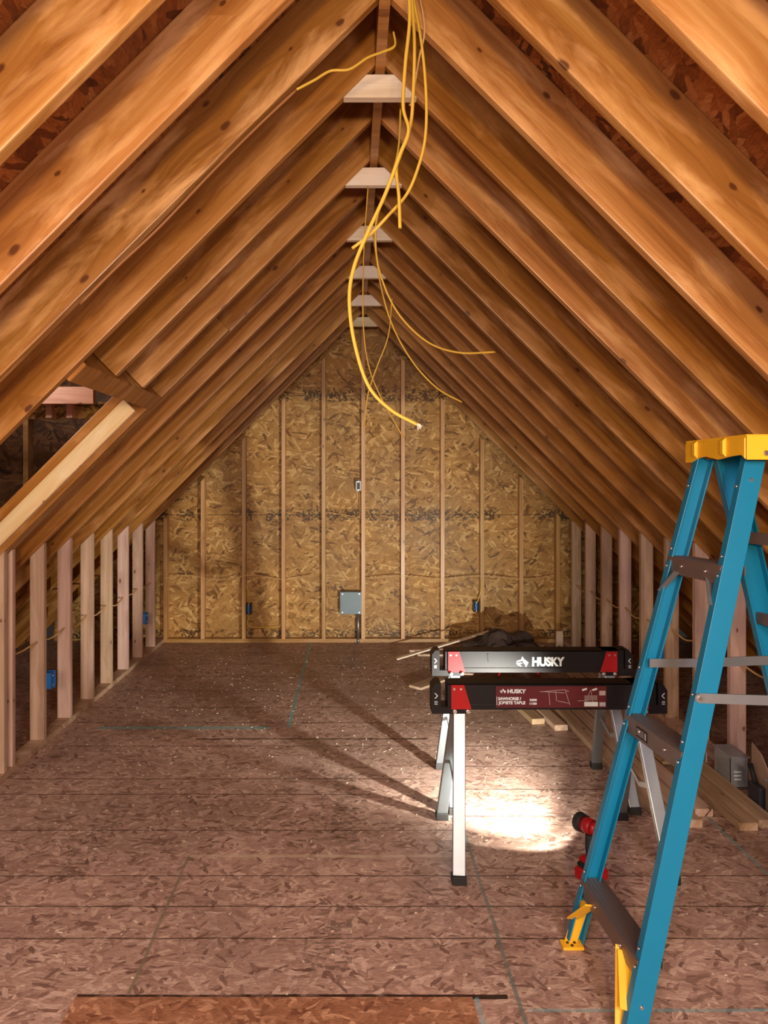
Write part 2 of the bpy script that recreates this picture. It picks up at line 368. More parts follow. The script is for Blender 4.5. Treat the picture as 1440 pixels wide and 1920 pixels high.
for side, sn in ((1, 'right'), (-1, 'left')):
    for i, y in enumerate(RY):
        cut = side == -1 and i in (7, 8)
        o = bpy.data.objects.new('rafter', SPECIAL.get((side, i), short if cut else full)); C.objects.link(o)
        m = slope_matrix(side); m.translation.y = y+.019; o.matrix_world = m
        q = NR-1-i
        if i < 3: lab = 'stained brown %s slope rafter overhead, %s outside the top of the photo' % (sn, ('far', 'well', 'just')[i])
        elif cut: lab = 'short brown left rafter cut off at the dormer header, %s the camera' % ('nearer to', 'farther from')[i-7]
        elif q == 0: lab = 'stained brown rafter on the %s slope standing next to the back gable wall' % sn
        else: lab = 'stained brown rafter on the %s slope, %s out from the back gable wall' % (sn, ORD[q])
        tag(o, lab, 'rafter', 'rafters of the %s roof slope' % sn)
# trimmer sister, header and white board round the dormer opening
def slope_obj(name, side, y, me_or_bm, mat):
    me = me_or_bm
    if not isinstance(me, bpy.types.Mesh):
        bmesh.ops.recalc_face_normals(me, faces=me.faces); b = me; me = bpy.data.meshes.new(name); b.to_mesh(me); b.free(); me.materials.append(mat)
    o = bpy.data.objects.new(name, me); C.objects.link(o); m = slope_matrix(side); m.translation.y = y; o.matrix_world = m; return o
o = slope_obj('sister_rafter', -1, 3.949-.0205, rafter_mesh(EAVE, 1.13, 0, RD, False), None)
tag(o, 'brown sister board nailed beside the far edge of the dormer opening', 'beam')
o = slope_obj('sister_rafter', -1, 3.949-.060, rafter_mesh(EAVE, HS+.09, 0, RD, False), None)
tag(o, 'orange inner trimmer board behind the white board at the dormer opening', 'beam')
bm = NB(); box(bm, HS+.15, 4.0, -.019, .019, .028, .117); bmesh.ops.bevel(bm, geom=list(bm.edges), offset=.003, segments=2, affect='EDGES')
tag(slope_obj('white_board', -1, 3.949-.10, bm, M['white_board']), 'pale new two-by-four nailed on the trimmer below the dormer header', 'board')
bm = NB(); yc = (2.770+3.865)/2; hl = (3.865-2.770)/2
box(bm, HS, HS+.095, -hl, hl, -.014, RD-.002); bmesh.ops.bevel(bm, geom=list(bm.edges), offset=.003, segments=2, affect='EDGES')
tag(slope_obj('dormer_header', -1, yc, bm, M['rafter']), 'reddish brown header carrying the two cut rafters over the dormer', 'beam')
# dormer interior beyond the opening
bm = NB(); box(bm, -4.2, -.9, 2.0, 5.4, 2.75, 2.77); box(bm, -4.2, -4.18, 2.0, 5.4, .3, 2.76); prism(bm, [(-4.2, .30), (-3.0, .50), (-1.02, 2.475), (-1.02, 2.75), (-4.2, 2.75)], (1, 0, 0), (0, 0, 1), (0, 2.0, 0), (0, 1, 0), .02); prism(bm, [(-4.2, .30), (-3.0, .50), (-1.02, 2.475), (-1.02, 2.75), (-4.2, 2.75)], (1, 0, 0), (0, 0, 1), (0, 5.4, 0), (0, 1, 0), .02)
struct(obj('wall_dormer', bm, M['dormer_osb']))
bm = NB(); box(bm, -2.9, -1.555, 4.20, 4.238, 2.118, 2.222)
tag(obj('dormer_joist', bm, M['pink'], loc=(-2.2, 4.2, 2.17), bevel=.003), 'pinkish horizontal joist seen inside the dormer opening', 'beam')
bm = NB(); box(bm, -3.0, -1.5, 4.45, 4.47, 2.05, 2.16)
tag(obj('osb_strip', bm, M['wall_osb'], loc=(-2.2, 4.45, 2.1)), 'strip of chipboard behind the pinkish dormer joist', 'board')
for i, x in enumerate((-1.80, -1.93)):
    bm = NB(); box(bm, x, x+.038, 4.40, 4.449, 2.052, 2.16)
    tag(obj('dormer_stud', bm, M['pink'], loc=(x, 4.4, 2.1)), 'short stud on the dormer chipboard strip, %s of two' % ('right', 'left')[i], 'stud', 'short dormer studs')
for i, x in enumerate((-3.3, -2.9, -2.5)):
    bm = NB(); box(bm, x, x+.038, 5.31, 5.398, 1.25, 2.74)
    tag(obj('dormer_stud', bm, M['gable_stud'], loc=(x, 5.3, 1.3)), 'dark stud deep inside the dormer, %s from the left' % ORD[i], 'stud', 'dark dormer studs')

# collar ties under the ridge
for k in range(6):
    y = RY[6+2*k]
    zb, ztp = 3.155, 3.245; hb, ht = APEX-zb-.001, APEX-ztp-.001
    bm = NB(); prism(bm, [(-hb, zb), (hb, zb), (ht, ztp), (-ht, ztp)], (1, 0, 0), (0, 0, 1), (RX, y, 0), (0, 1, 0), .038)
    lab = 'pale trapezoid collar tie under the ridge, ' + ('nearest to the camera' if k == 0 else 'nearest to the back wall' if k == 5 else '%s from the camera' % ORD[k])
    tag(obj('collar_tie', bm, M['tie'], loc=(RX, y, 3.2), bevel=.002), lab, 'collar tie', 'pale collar ties under the ridge')

# ------------------------------------------------------------------ knee wall studs
def stud_up(name, x0, x1, y, ztop0, ztop1, mat, lab, group, z0=.038):
    bm = NB(); cx = (x0+x1)/2   # the mesh runs along local x so the grain follows the length
    prism(bm, [(0, x0-cx), (ztop0-z0, x0-cx), (ztop1-z0, x1-cx), (0, x1-cx)], (1, 0, 0), (0, 0, 1), (0, 0, 0), (0, 1, 0), .038)
    bmesh.ops.recalc_face_normals(bm, faces=bm.faces)
    bmesh.ops.bevel(bm, geom=list(bm.edges), offset=.002, segments=1, affect='EDGES')
    # local x->world z ; local z->world x ; local y->world y (handedness kept by flipping y)
    me = bpy.data.meshes.new(name); bm.to_mesh(me); bm.free(); me.materials.append(mat)
    o = bpy.data.objects.new(name, me); C.objects.link(o)
    m = Matrix(((0, 0, 1, cx), (0, 1, 0, y), (1, 0, 0, z0), (0, 0, 0, 1)))
    # mirror matrix: bake instead so that the transform stays clean
    for v in me.vertices: v.co.y = -v.co.y
    me.flip_normals()
    m = Matrix(((0, 0, 1, cx), (0, -1, 0, y), (1, 0, 0, z0), (0, 0, 0, 1)))
    o.matrix_world = m
    return tag(o, lab, 'stud', group)
def roof_z(x): return APEX-abs(x-RX)
EPS = .002
lst = [y for y in RY if y > 3.9]
for k, y in enumerate(reversed(lst)):
    lab = 'pale stud in the left knee wall, %s' % ('next to the back gable wall' if k == 0 else 'nearest to the camera' if k == len(lst)-1 else '%s out from the back gable wall' % ORD[k])
    stud_up('knee_wall_stud', XL-.089, XL, y, roof_z(XL-.089)-EPS, roof_z(XL)-EPS, M['pale'], lab, 'left knee wall studs')
stud_up('knee_wall_stud', XL-.089, XL, 3.855, roof_z(XL-.089)-EPS, roof_z(XL)-EPS, M['pale'], 'pale doubled end stud of the left knee wall, cut by the photo edge', 'left knee wall studs')
rst = [y for y in RY if y > 2.5]
for k, y in enumerate(reversed(rst)):
    lab = 'pale stud in the right knee wall, %s' % ('next to the back gable wall' if k == 0 else '%s out from the back gable wall' % ORD[k])
    stud_up('knee_wall_stud', XR, XR+.089, y, roof_z(XR)-EPS, roof_z(XR+.089)-EPS, M['pale'], lab, 'right knee wall studs')
# gable studs
gx = [-1.905, -1.525, -1.105, -.70, -.29, .115, .52, .925, 1.33, 1.73, 2.105]
for k, x in enumerate(gx):
    a, b = x-.019, x+.019; bm = NB()
    pts = [(0, a), (roof_z(a)-.04, a), (roof_z(b)-.04, b), (0, b)]
    if a < RX < b: pts = [(0, a), (3.22, a), (3.22, b), (0, b)]
    bmr = NB(); prism(bmr, [(p[0], p[1]-x) for p in pts], (1, 0, 0), (0, 0, 1), (0, 0, 0), (0, -1, 0), .088)
    bmesh.ops.recalc_face_normals(bmr, faces=bmr.faces); bm.free()
    me = bpy.data.meshes.new('gable_stud'); bmr.to_mesh(me); bmr.free(); me.materials.append(M['gable_stud'])
    o = bpy.data.objects.new('gable_stud', me); C.objects.link(o)
    o.matrix_world = Matrix(((0, 0, 1, x), (0, -1, 0, WY+.001), (1, 0, 0, .0385), (0, 0, 0, 1)))
    lab = 'brown stud on the back gable wall, ' + ('leftmost by the left knee wall' if k == 0 else 'rightmost by the right knee wall' if k == 10 else 'tall middle one beside the grey electrical box' if k == 5 else '%s from the left' % ORD[k])
    tag(o, lab, 'stud', 'studs of the back gable wall')

# ------------------------------------------------------------------ electrical things on the back wall and in the knee walls
bx0, bx1 = (638-XV)*WY/F, (677-XV)*WY/F
t = thing('junction_box', ((bx0+bx1)/2, WY+.02, .38), 'square grey steel junction box on the back wall with conduit below', 'junction box')
bm = NB(); box(bm, -.125+.0, .09, WY-.01, WY+.085, .30, .52); obj('box_body', bm, M['greybox'], t, bevel=.003)
bm = NB(); box(bm, bx0, .096, WY-.018, WY-.011, .293, .518); obj('cover', bm, M['greybox'], t, bevel=.002)
for sx in (bx0+.022, .074):
    for sz in (.312, .50): bm = NB(); cyl(bm, (sx, WY-.018, sz), (sx, WY-.023, sz), .007); obj('screw', bm, M['bolt'], t)
bm = NB(); cyl(bm, (.063, WY-.015, .001), (.063, WY-.015, .045), .013); cyl(bm, (.063, WY-.015, .045), (.063, WY+.004, .299), .013); obj('conduit', bm, M['steel'], t)
def outlet_box(px, py, name, lab, mat, w=.052, h=.10, front=None):
    c = P(px, py, WY); t = thing(name, (c.x, WY+.03, c.z), lab, 'outlet box', None)
    bm = NB(); x0, x1, z0, z1 = c.x-w/2, c.x+w/2, c.z-h/2, c.z+h/2; y0, y1 = WY-.012, WY+.06
    box(bm, x0, x1, y1-.004, y1, z0, z1); box(bm, x0, x0+.004, y0, y1, z0, z1); box(bm, x1-.004, x1, y0, y1, z0, z1); box(bm, x0, x1, y0, y1, z0, z0+.004); box(bm, x0, x1, y0, y1, z1-.004, z1)
    obj('box_shell', bm, mat, t)
    bm = NB(); box(bm, c.x-.012, c.x+.012, y0+.012, y1-.004, c.z-.032, c.z+.032); obj('device', bm, front or M['dark'], t, bevel=.002)
    for s in (-1, 1): bm = NB(); cyl(bm, (c.x, y0-.002, c.z+s*.042), (c.x, y0+.01, c.z+s*.042), .005); obj('screw', bm, M['bolt'], t)
outlet_box(672, 911, 'switch_box', 'small silver metal switch box high on the middle gable stud', M['steel'])
outlet_box(466, 1142, 'outlet_box', 'dark blue outlet box on the back wall, left of the grey box', M['dark'], .055, .11, M['bluebox'])
outlet_box(893, 1137, 'outlet_box', 'dark blue outlet box on the back wall, right of the grey box', M['dark'], .055, .11, M['bluebox'])
def cable(pts, r, lab, mat=None, group=None, k=8, name='cable', flat=1.0, ends=None):
    bm = NB(); pts = [Vector(p) for p in pts]; tube(bm, pts, r, 8, k, flat)
    o = obj(name, bm, mat or M['cable'], loc=pts[0]); tag(o, lab, 'cable', group)
    if ends:
        for q, e in enumerate(ends):
            bm = NB(); tube(bm, [pts[-1]-(pts[-1]-pts[-2]).normalized()*.004, pts[-1]+Vector(e)*.5+Vector((0, 0, .003)), pts[-1]+Vector(e)], .0022, 6, 4)
            bmesh.ops.translate(bm, verts=bm.verts, vec=-pts[0]); oo = obj('bare_wire', bm, M['wire'], o, local=True)
    return o
yw = WY+.055
cable([P(456, 1090, yw), P(462, 1100, yw), P(468, 1118, yw), P(467, 1134, yw-.06)], .006, 'yellow cable dropping into the left outlet box', group='wall cables')
cable([P(470, 1150, yw-.03), P(464, 1168, yw), P(476, 1176, yw), P(527, 1175, yw)], .006, 'yellow cable looping out under the left outlet box', group='wall cables')
cable([P(x, 1083+4*math.sin(x*.05), yw-.05) for x in range(308, 602, 14)], .005, 'tan cable strung across the left half of the back wall', M['cable_dark'], 'wall cables')
cable([P(x, 1083+3*math.sin(x*.04), yw-.05) for x in range(688, 1050, 14)], .005, 'tan cable strung across the right half of the back wall', M['cable_dark'], 'wall cables')
cable([P(612, 1100, yw), P(616, 1116, yw), P(624, 1121, yw), P(637, 1119, yw)], .005, 'short dark cable curving into the side of the grey box', M['cable_dark'], 'wall cables')
cable([P(674, 922, yw), P(675, 960, yw), P(672, 970, yw), P(650, 966, yw), P(614, 960, yw)], .005, 'thin cable curving left from below the switch box', M['cable_dark'], 'wall cables')
cable([P(903, 1088, yw-.06), P(902, 1104, yw-.06), P(899, 1118, yw-.06), P(895, 1129, yw-.07)], .005, 'yellow cable dropping into the right outlet box', group='wall cables')
def wall_cable(x, ys, z, lab, mat):
    pts = []
    for a, b in zip(ys, ys[1:]):
        pts += [(x, a+.019, z+random.uniform(-.01, .01)), (x+random.uniform(-.01, .01), (a+b)/2, z-.02+random.uniform(-.02, .01))]
    pts.append((x, ys[-1]+.019, z)); cable(pts, .006, lab, mat, None, 6)
wall_cable(XL-.04, lst, .66, 'tan cable threaded through the left knee wall studs', M['cable_dark'])
wall_cable(XR+.04, rst[2:], .64, 'tan cable threaded through the right knee wall studs', M['cable_dark'])
def blue_box(x, y, z, lab, s):
    t = thing('outlet_box', (x, y, z), lab, 'outlet box')
    bm = NB(); box(bm, x-.035, x+.035, y-.055, y, z-.05, z+.05); box(bm, x-.042, x+.042, y-.004, y, z-.055, z+.055); obj('box_shell', bm, M['bluebox'], t, bevel=.002)
    for q in (-.03, .03): bm = NB(); cyl(bm, (x+s*.036, y-.03, z+q), (x+s*.042, y-.03, z+q), .007); obj('screw', bm, M['bolt'], t)
blue_box(-1.930, lst[1]+.038+.057, .394, 'bright blue outlet box fixed behind the second pale stud on the left', 1)
blue_box(-1.935, lst[6]+.038+.057, .38, 'blue outlet box between the far studs of the left wall', 1)
blue_box(2.135, lst[2]+.038+.057, .44, 'blue outlet box on the right knee wall behind the ladder', -1)

# ------------------------------------------------------------------ yellow cables hanging from the ridge
G = 'yellow cables hanging from the ridge'
def hang(px, d0, d1, r, lab, ends=None, mat=None):
    n = len(px)-1
    return cable([P(x, y, d0+(d1-d0)*i/n) for i, (x, y) in enumerate(px)], r, lab, mat, G, 10, ends=ends, flat=.7)
hang([(766, -40), (768, 40), (760, 120), (756, 200), (766, 245), (750, 290), (722, 365), (690, 435), (664, 500), (655, 560), (664, 640), (690, 722), (732, 768), (782, 796)], 2.0, 1.9, .0062,
     'longest thick yellow cable, its curved end hanging over the back wall', ends=[(.008, -.01, -.012), (.012, 0, -.006), (.004, .01, -.014)])
hang([(770, -40), (777, 80), (774, 190), (768, 240), (750, 292), (743, 318), (748, 370), (750, 428)], 2.05, 2.02, .0062, 'short thick yellow cable with a straight blunt end pointing down')
hang([(768, -40), (790, 80), (799, 180), (797, 260), (782, 320), (762, 365), (730, 402), (694, 440), (660, 466)], 2.1, 2.1, .0055, 'yellow cable bowing out right then ending on the left in a short tip')
hang([(780, -40), (796, 50), (786, 110), (772, 190), (768, 196)], 2.3, 2.35, .004, 'thin yellow cable behind the others close under the ridge', mat=M['cable_dark'])
hang([(752, 180), (745, 290), (712, 390), (704, 440), (712, 510), (745, 585), (800, 640), (860, 661), (928, 660)], 2.9, 3.2, .0052, 'thin yellow cable with its end stretched to the right, upper one')
hang([(700, 440), (715, 540), (738, 615), (775, 680), (820, 728), (866, 754)], 3.3, 3.4, .0050, 'thin yellow cable with its end stretched to the right, lower one')
hang([(690, 350), (682, 480), (681, 600), (690, 680), (712, 740), (757, 822)], 3.5, 3.6, .0042, 'thin faint cable hanging straight at the middle of the bunch')
hang([(735, 560), (728, 630), (706, 690), (690, 740), (683, 800)], 3.5, 3.5, .0042, 'thin faint cable hooked at its lower end over the middle stud')
hang([(738, 60), (740, 86), (716, 98), (690, 108), (655, 130), (620, 133), (590, 150), (556, 168)], 2.36, 2.30, .0045, 'short yellow cable stapled across a left rafter near the ridge')
cable([P(556, 168, 2.30), P(480, 240, 2.33), P(400, 320, 2.33), P(300, 425, 2.33), P(220, 500, 2.33), P(150, 570, 2.33)], .005, 'brown cable running down along a left rafter edge', M['brown_cord'])

# ------------------------------------------------------------------ sawhorses
def leg_mesh(p0, p1, side):
    bm = NB(); beam(bm, p0, p1, (1, 0, 0), .052, .028); return bm
def logo_pts(sx):      # stylised dog head built from two polygons
    a = [(0, .45), (.12, .62), (.38, .68), (.50, 1.0), (.66, .72), (1.0, .45), (.92, .30), (.80, .0), (.70, .28), (.55, .45), (.62, .60), (.36, .56), (.14, .50)]
    b = [(.0, .38), (.14, .20), (.44, .06), (.34, .20), (.18, .28), (.44, .33), (.50, .40), (.30, .41)]
    return a, b
def sawhorse(x0, yc, L, label, sticker):
    t = thing('sawhorse', (x0+L/2, yc, 0), label, 'sawhorse', 'two black folding sawhorses')
    zt, zb = .755, .640; yf = yc-.045
    bm = NB()                                                    # main beam, a hat section with pressed lines
    box(bm, x0+.07, x0+L-.07, yf, yf+.004, zb, zt); box(bm, x0+.07, x0+L-.07, yc+.041, yc+.045, zb, zt); box(bm, x0+.07, x0+L-.07, yf, yc+.045, zt-.006, zt)
    box(bm, x0+.16, x0+L-.16, yf-.003, yf, zb, zb+.024)
    for s in (.28, .78): obox(bm, (x0+L*s, yf-.001, zb+.075), (1, 0, .15), (0, 1, 0), (-.15, 0, 1), (.008, .004, .045))
    obj('crossbeam', bm, M['black'], t, bevel=.001)
    for s, xe in ((1, x0), (-1, x0+L)):
        # end hook: vertical post and lower shelf
        bm = NB(); pts = [(0, zb-.018), (.155, zb-.018), (.155, zb+.012), (.04, zb+.012), (.04, zt+.002), (.018, zt+.002), (0, zt-.02)] if s > 0 else \
                   [(0, zb-.018), (.155, zb-.018), (.155, zt), (.05, zt), (.05, zb+.020), (.042, zb+.020), (.042, zt+.004), (.022, zt+.004), (0, zt-.03)]
        prism(bm, [(xe+s*p[0], p[1]) for p in pts], (1, 0, 0), (0, 0, 1), (0, yf-.004, 0), (0, 1, 0), .096)
        obj('end_bracket', bm, M['black'], t)
        a0, a1 = xe+s*.088, xe+s*.135
        bm = NB(); prism(bm, [(xe+s*.085, zb+.004), (xe+s*.175, zb+.004), (xe+s*.142, zt-.004), (xe+s*.085, zt-.004)], (1, 0, 0), (0, 0, 1), (0, yf-.0085, 0), (0, 1, 0), .004)
        pl = obj('red_plate', bm, M['red'], t)
        for (bx_, bz) in ((.098, zt-.022), (.128, zt-.022)):
            bm = NB(); cyl(bm, (xe+s*bx_, yf-.0085, bz), (xe+s*bx_, yf-.011, bz), .005, n=12); obj('rivet', bm, M['bolt'], pl)
        for bx_ in (.100, .158):
            bm = NB(); cyl(bm, (xe+s*bx_, yf-.004, zb-.004), (xe+s*bx_, yf-.018, zb-.004), .0095, n=6); cyl(bm, (xe+s*bx_, yf-.018, zb-.004), (xe+s*bx_, yf-.026, zb-.004), .005, n=10)
            obj('bolt', bm, M['bolt'], t)
        bm = NB(); xa = xe+s*.018                                 # white arrow mark on the end bracket
        for sg in (1, -1): beam(bm, (xa+s*.007, yf-.005, zb+.062), (xa-s*.005, yf-.005, zb+.062+sg*.012), (0, 1, 0), .0012, .0035)
        for q in range(3): box(bm, xa-.007, xa+.007, yf-.0055, yf-.0045, zb+.036-q*.006, zb+.038-q*.006)
        obj('arrow_mark', bm, M['white'], t)
        # two splayed legs with rubber feet, and a folding brace between them
        xl = xe+s*.125; tops, feet = [], []
        for f in (-1, 1):
            top = Vector((xl, yc+f*.022, zb+.012)); ft = Vector((xe+s*.085, yc+f*.272, .03)); tops.append(top); feet.append(ft)
            lg = obj('leg', leg_mesh(top, ft, f), M['steel'], t, bevel=.003)
            bm = NB(); box(bm, ft.x-.03, ft.x+.03, ft.y-.024, ft.y+.024, .001, .036); obj('rubber_foot', bm, M['rubber'], lg, bevel=.004)
            lg.children[0].location = (0, 0, 0)
        m0 = tops[0].lerp(feet[0], .5); m1 = tops[1].lerp(feet[1], .5); mid = (m0+m1)/2-Vector((0, 0, .05))
        bm = NB(); beam(bm, m0, mid, (0, 0, 1), .022, .004); beam(bm, mid, m1, (0, 0, 1), .022, .004); obj('folding_brace', bm, M['steel'], t)
    if not sticker:
        bmT = text_bm('HUSKY', .062, offset=.0032, xs=1.0); xs = [v.co.x for v in bmT.verts]; wd = max(xs)-min(xs)
        cx = x0+L*.555
        for v in bmT.verts: v.co = Vector((cx-.06+(v.co.x-min(xs))*(.172/wd), yf-.0015+v.co.y, zb+.036+v.co.z))
        obj('brand_lettering', bmT, M['white'], t)
        bm = NB()
        for pts in logo_pts(1): prism(bm, [(cx-.145+p[0]*.066, zb+.027+p[1]*.058) for p in pts], (1, 0, 0), (0, 0, 1), (0, yf-.0016, 0), (0, 1, 0), .001)
        obj('dog_head_logo', bm, M['white'], t)
    else:
        s0, s1 = P(929, 0, yf).x, P(1136, 0, yf).x; z0, z1 = zb+.010, zt-.010; W = s1-s0
        bm = NB(); box(bm, s0, s1, yf-.006, yf-.0035, z0, z1); st = obj('sticker', bm, M['sticker'], t)
        def put(body, x, z, size, w_=None, off=.0006, mat='white'):
            b = text_bm(body, size, .0002, off); xs = [v.co.x for v in b.verts]; k = 1 if not w_ else w_/(max(xs)-min(xs))
            for v in b.verts: v.co = Vector((x+(v.co.x-min(xs))*k, yf-.0066+v.co.y, z+v.co.z))
            obj('print', b, M[mat], st)
        H = z1-z0
        def fix():  # parts of the sticker are given in world space
            pass
        put('HUSKY', s0+.052, z1-.030, .024, .082, .001)
        put('SAWHORSE /', s0+.011, z0+.034, .018, .102, .0008); put('JOBSITE TABLE', s0+.011, z0+.016, .018, .120, .0008)
        put('2200', s0+.150, z0+.030, .013, .032); put('1100', s0+.150, z0+.014, .013, .032)
        bm = NB()
        for pts in logo_pts(1): prism(bm, [(s0+.018+p[0]*.028, z1-.032+p[1]*.022) for p in pts], (1, 0, 0), (0, 0, 1), (0, yf-.0068, 0), (0, 1, 0), .0005)
        box(bm, s0+.004, s0+.006, yf-.0068, yf-.006, z0+.012, z0+.05)
        box(bm, s1-.098, s1-.038, yf-.0068, yf-.006, z0+.006, z0+.026)
        for q in range(9): box(bm, s1-.030+q*.003, s1-.0285+q*.003, yf-.0068, yf-.006, z0+.006, z0+.024)
        for q in range(2): obox(bm, (s1-.052-q*.045, yf-.0064, z1-.014), (1, 0, .3), (0, 1, 0), (-.3, 0, 1), (.022, .0006, .008))
        obj('print', bm, M['white'], st)
        bm = NB(); yy = yf-.0064                                   # little line drawing of a table
        for (a, b, c, d) in ((.22, .072, .31, .080), (.31, .080, .33, .072), (.24, .07, .245, .012), (.27, .074, .275, .03), (.315, .075, .335, .012), (.28, .03, .33, .02), (.40, .015, .43, .08), (.37, .03, .42, .032), (.43, .08, .44, .012), (.20, .072, .31, .066)):
            beam(bm, (s0+a*W/.50, yy, z0+b*H/.095), (s0+c*W/.50, yy, z0+d*H/.095), (0, 0, 1), .002, .0006)
        for q in range(5): box(bm, s1-.098, s1-.04, yy-.0003, yy+.0003, z0+.034+q*.0045, z0+.036+q*.0045)
        box(bm, s1-.032, s1-.004, yy-.0003, yy+.0003, z0+.055, z0+.075)
        obj('print', bm, M['greyprint'], st)
    return t
_o = obj
def obj(name, bm, mat, parent=None, loc=(0, 0, 0), bevel=0.0, local=False):
    """children of children: world-space verts are moved by the whole chain of parents"""
    if parent is not None and parent.parent is not None and not local:
        off = parent.location+parent.parent.location
        bmesh.ops.translate(bm, verts=bm.verts, vec=-off); local = True
    return _o(name, bm, mat, parent, loc, bevel, local)
sawhorse(.355, 3.15, 1.045, 'nearer black sawhorse, with the dark red printed sticker on its beam', True)
sawhorse(.424, 3.75, 1.065, 'farther black sawhorse, with big white lettering on its beam', False)

# ------------------------------------------------------------------ step ladder
lad = thing('step_ladder', (1.25, 2.27, 0), 'blue fibreglass step ladder with yellow top cap at the right', 'ladder')
NF0, NF1 = Vector((.78, 2.03, .0)), Vector((1.25, 2.215, 1.745))
FF0, FF1 = Vector((.757, 2.50, .0)), Vector((1.207, 2.46, 1.745))
NR0, NR1 = Vector((1.74, 2.00, 0)), Vector((1.325, 2.205, 1.745))
FR0, FR1 = Vector((1.715, 2.54, 0)), Vector((1.275, 2.475, 1.745))
def at(p, q, z): return p.lerp(q, z/1.745)
def rail(p, q, wdir, fdir, web, z0=.03):
    bm = NB(); channel(bm, at(p, q, z0), q, wdir, fdir, web, .030, .005)
    r = obj('rail', bm, M['blue'], lad, bevel=.0012); return r
r_nf = rail(NF0, NF1, (1, 0, 0), (0, 1, 0), .063); r_ff = rail(FF0, FF1, (1, 0, 0), (0, -1, 0), .056)
r_nr = rail(NR0, NR1, (1, 0, 0), (0, 1, 0), .066); r_fr = rail(FR0, FR1, (1, 0, 0), (0, -1, 0), .085)
for r, p, q, sgn in ((r_nf, NF0, NF1, -1), (r_ff, FF0, FF1, -1)):
    for z in (.22, .27, .80, .86, 1.00, 1.36, 1.42, 1.64):
        c = at(p, q, z)+Vector((-.001, .014 if r is r_nf else -.014, 0))
        bm = NB(); cyl(bm, c, c+Vector((-.004, 0, 0)), .006, .004, 10); obj('rivet', bm, M['bolt'], r)
for z in (.12, 1.0, 1.66):
    c = at(NF0, NF1, z)+Vector((.033, -.001, 0)); bm = NB(); cyl(bm, c, c+Vector((0, -.006, 0)), .007, .005, 10); obj('rivet', bm, M['bolt'], r_nf)
for z in (.24, .83, 1.39):                                         # three steps: tread with front and back lips
    a = at(NF0, NF1, z)+Vector((-.004, .006, 0)); b = at(FF0, FF1, z)+Vector((-.004, -.006, 0)); bm = NB()
    beam(bm, a+Vector((.002, 0, -.028)), b+Vector((.002, 0, -.028)), (0, 0, 1), .056, .005)
    beam(bm, a+Vector((.040, 0, 0)), b+Vector((.040, 0, 0)), (1, 0, 0), .080, .005)
    beam(bm, a+Vector((.078, 0, -.014)), b+Vector((.078, 0, -.014)), (0, 0, 1), .028, .004)
    for q in range(5): beam(bm, a+Vector((.012+q*.014, 0, .003)), b+Vector((.012+q*.014, 0, .003)), (1, 0, 0), .004, .003)
    stp = obj('step', bm, M['step_metal'], lad)
    for f in (.25, .7):
        c = a.lerp(b, f)+Vector((0, 0, -.024)); bm = NB(); cyl(bm, c, c+Vector((-.006, 0, 0)), .006, .004, 10); obj('rivet', bm, M['bolt'], stp)
    if z == .83:
        c0 = a.lerp(b, .56)+Vector((-.0015, 0, -.028)); c1 = a.lerp(b, .76)+Vector((-.0015, 0, -.028)); bm = NB(); beam(bm, c0, c1, (0, 0, 1), .034, .002); obj('warning_label', bm, M['black'], stp)
        bm = NB()
        for q in range(4): beam(bm, a.lerp(b, .62)+Vector((-.003, 0, -.018-q*.006)), a.lerp(b, .745)+Vector((-.003, 0, -.018-q*.006)), (0, 0, 1), .0022, .001)
        beam(bm, a.lerp(b, .575)+Vector((-.003, 0, -.028)), a.lerp(b, .60)+Vector((-.003, 0, -.028)), (0, 0, 1), .022, .001)
        obj('label_print', bm, M['greyprint'], stp)
for (p, q, s) in ((NF0, NF1, 1), (FF0, FF1, -1)):                   # diagonal metal braces under the top step
    bm = NB(); beam(bm, at(p, q, 1.27)+Vector((.0, s*.012, 0)), at(p, q, 1.375)+Vector((.0, s*.075, -.03)), (1, 0, 0), .022, .004); obj('step_brace', bm, M['steel'], lad)
for z in (1.17, 1.46):                                             # rear horizontals
    a = at(NR0, NR1, z); b = at(FR0, FR1, z); bm = NB(); beam(bm, a+Vector((.03, 0, 0)), b+Vector((.03, -.004, 0)), (0, 0, 1), .040, .022); obj('rear_rung', bm, M['step_metal'], lad, bevel=.003)
for z in (.30, .60, .88):
    a = at(NR0, NR1, z); b = at(FR0, FR1, z); bm = NB(); beam(bm, a+Vector((.03, 0, 0)), b+Vector((.03, -.004, 0)), (0, 0, 1), .030, .018); obj('rear_rung', bm, M['step_metal'], lad, bevel=.003)
# spreaders
a = at(FF0, FF1, 1.02)+Vector((.02, -.034, 0)); b = at(FR0, FR1, 1.02)+Vector((.03, -.034, .005)); md = a.lerp(b, .42)+Vector((0, 0, -.004))
bm = NB(); beam(bm, a, md, (0, 0, 1), .030, .004); beam(bm, md-Vector((.03, .004, 0)), b-Vector((0, .004, 0)), (0, 0, 1), .032, .004); sp = obj('spreader', bm, M['steel'], lad)
bm = NB(); cyl(bm, md-Vector((0, .006, 0)), md-Vector((0, .014, 0)), .007); obj('pivot', bm, M['bolt'], sp)
a = at(NF0, NF1, .995)+Vector((.012, -.005, 0)); b = at(NR0, NR1, .985)+Vector((.04, -.006, 0))
bm = NB(); beam(bm, a, b, (0, 0, 1), .030, .005); cyl(bm, a+Vector((0, .0025, 0)), a-Vector((0, .0035, 0)), .015, n=20); sp = obj('spreader', bm, M['steel'], lad)
bm = NB(); cyl(bm, a, a-Vector((0, .008, 0)), .006); obj('pivot', bm, M['bolt'], sp)
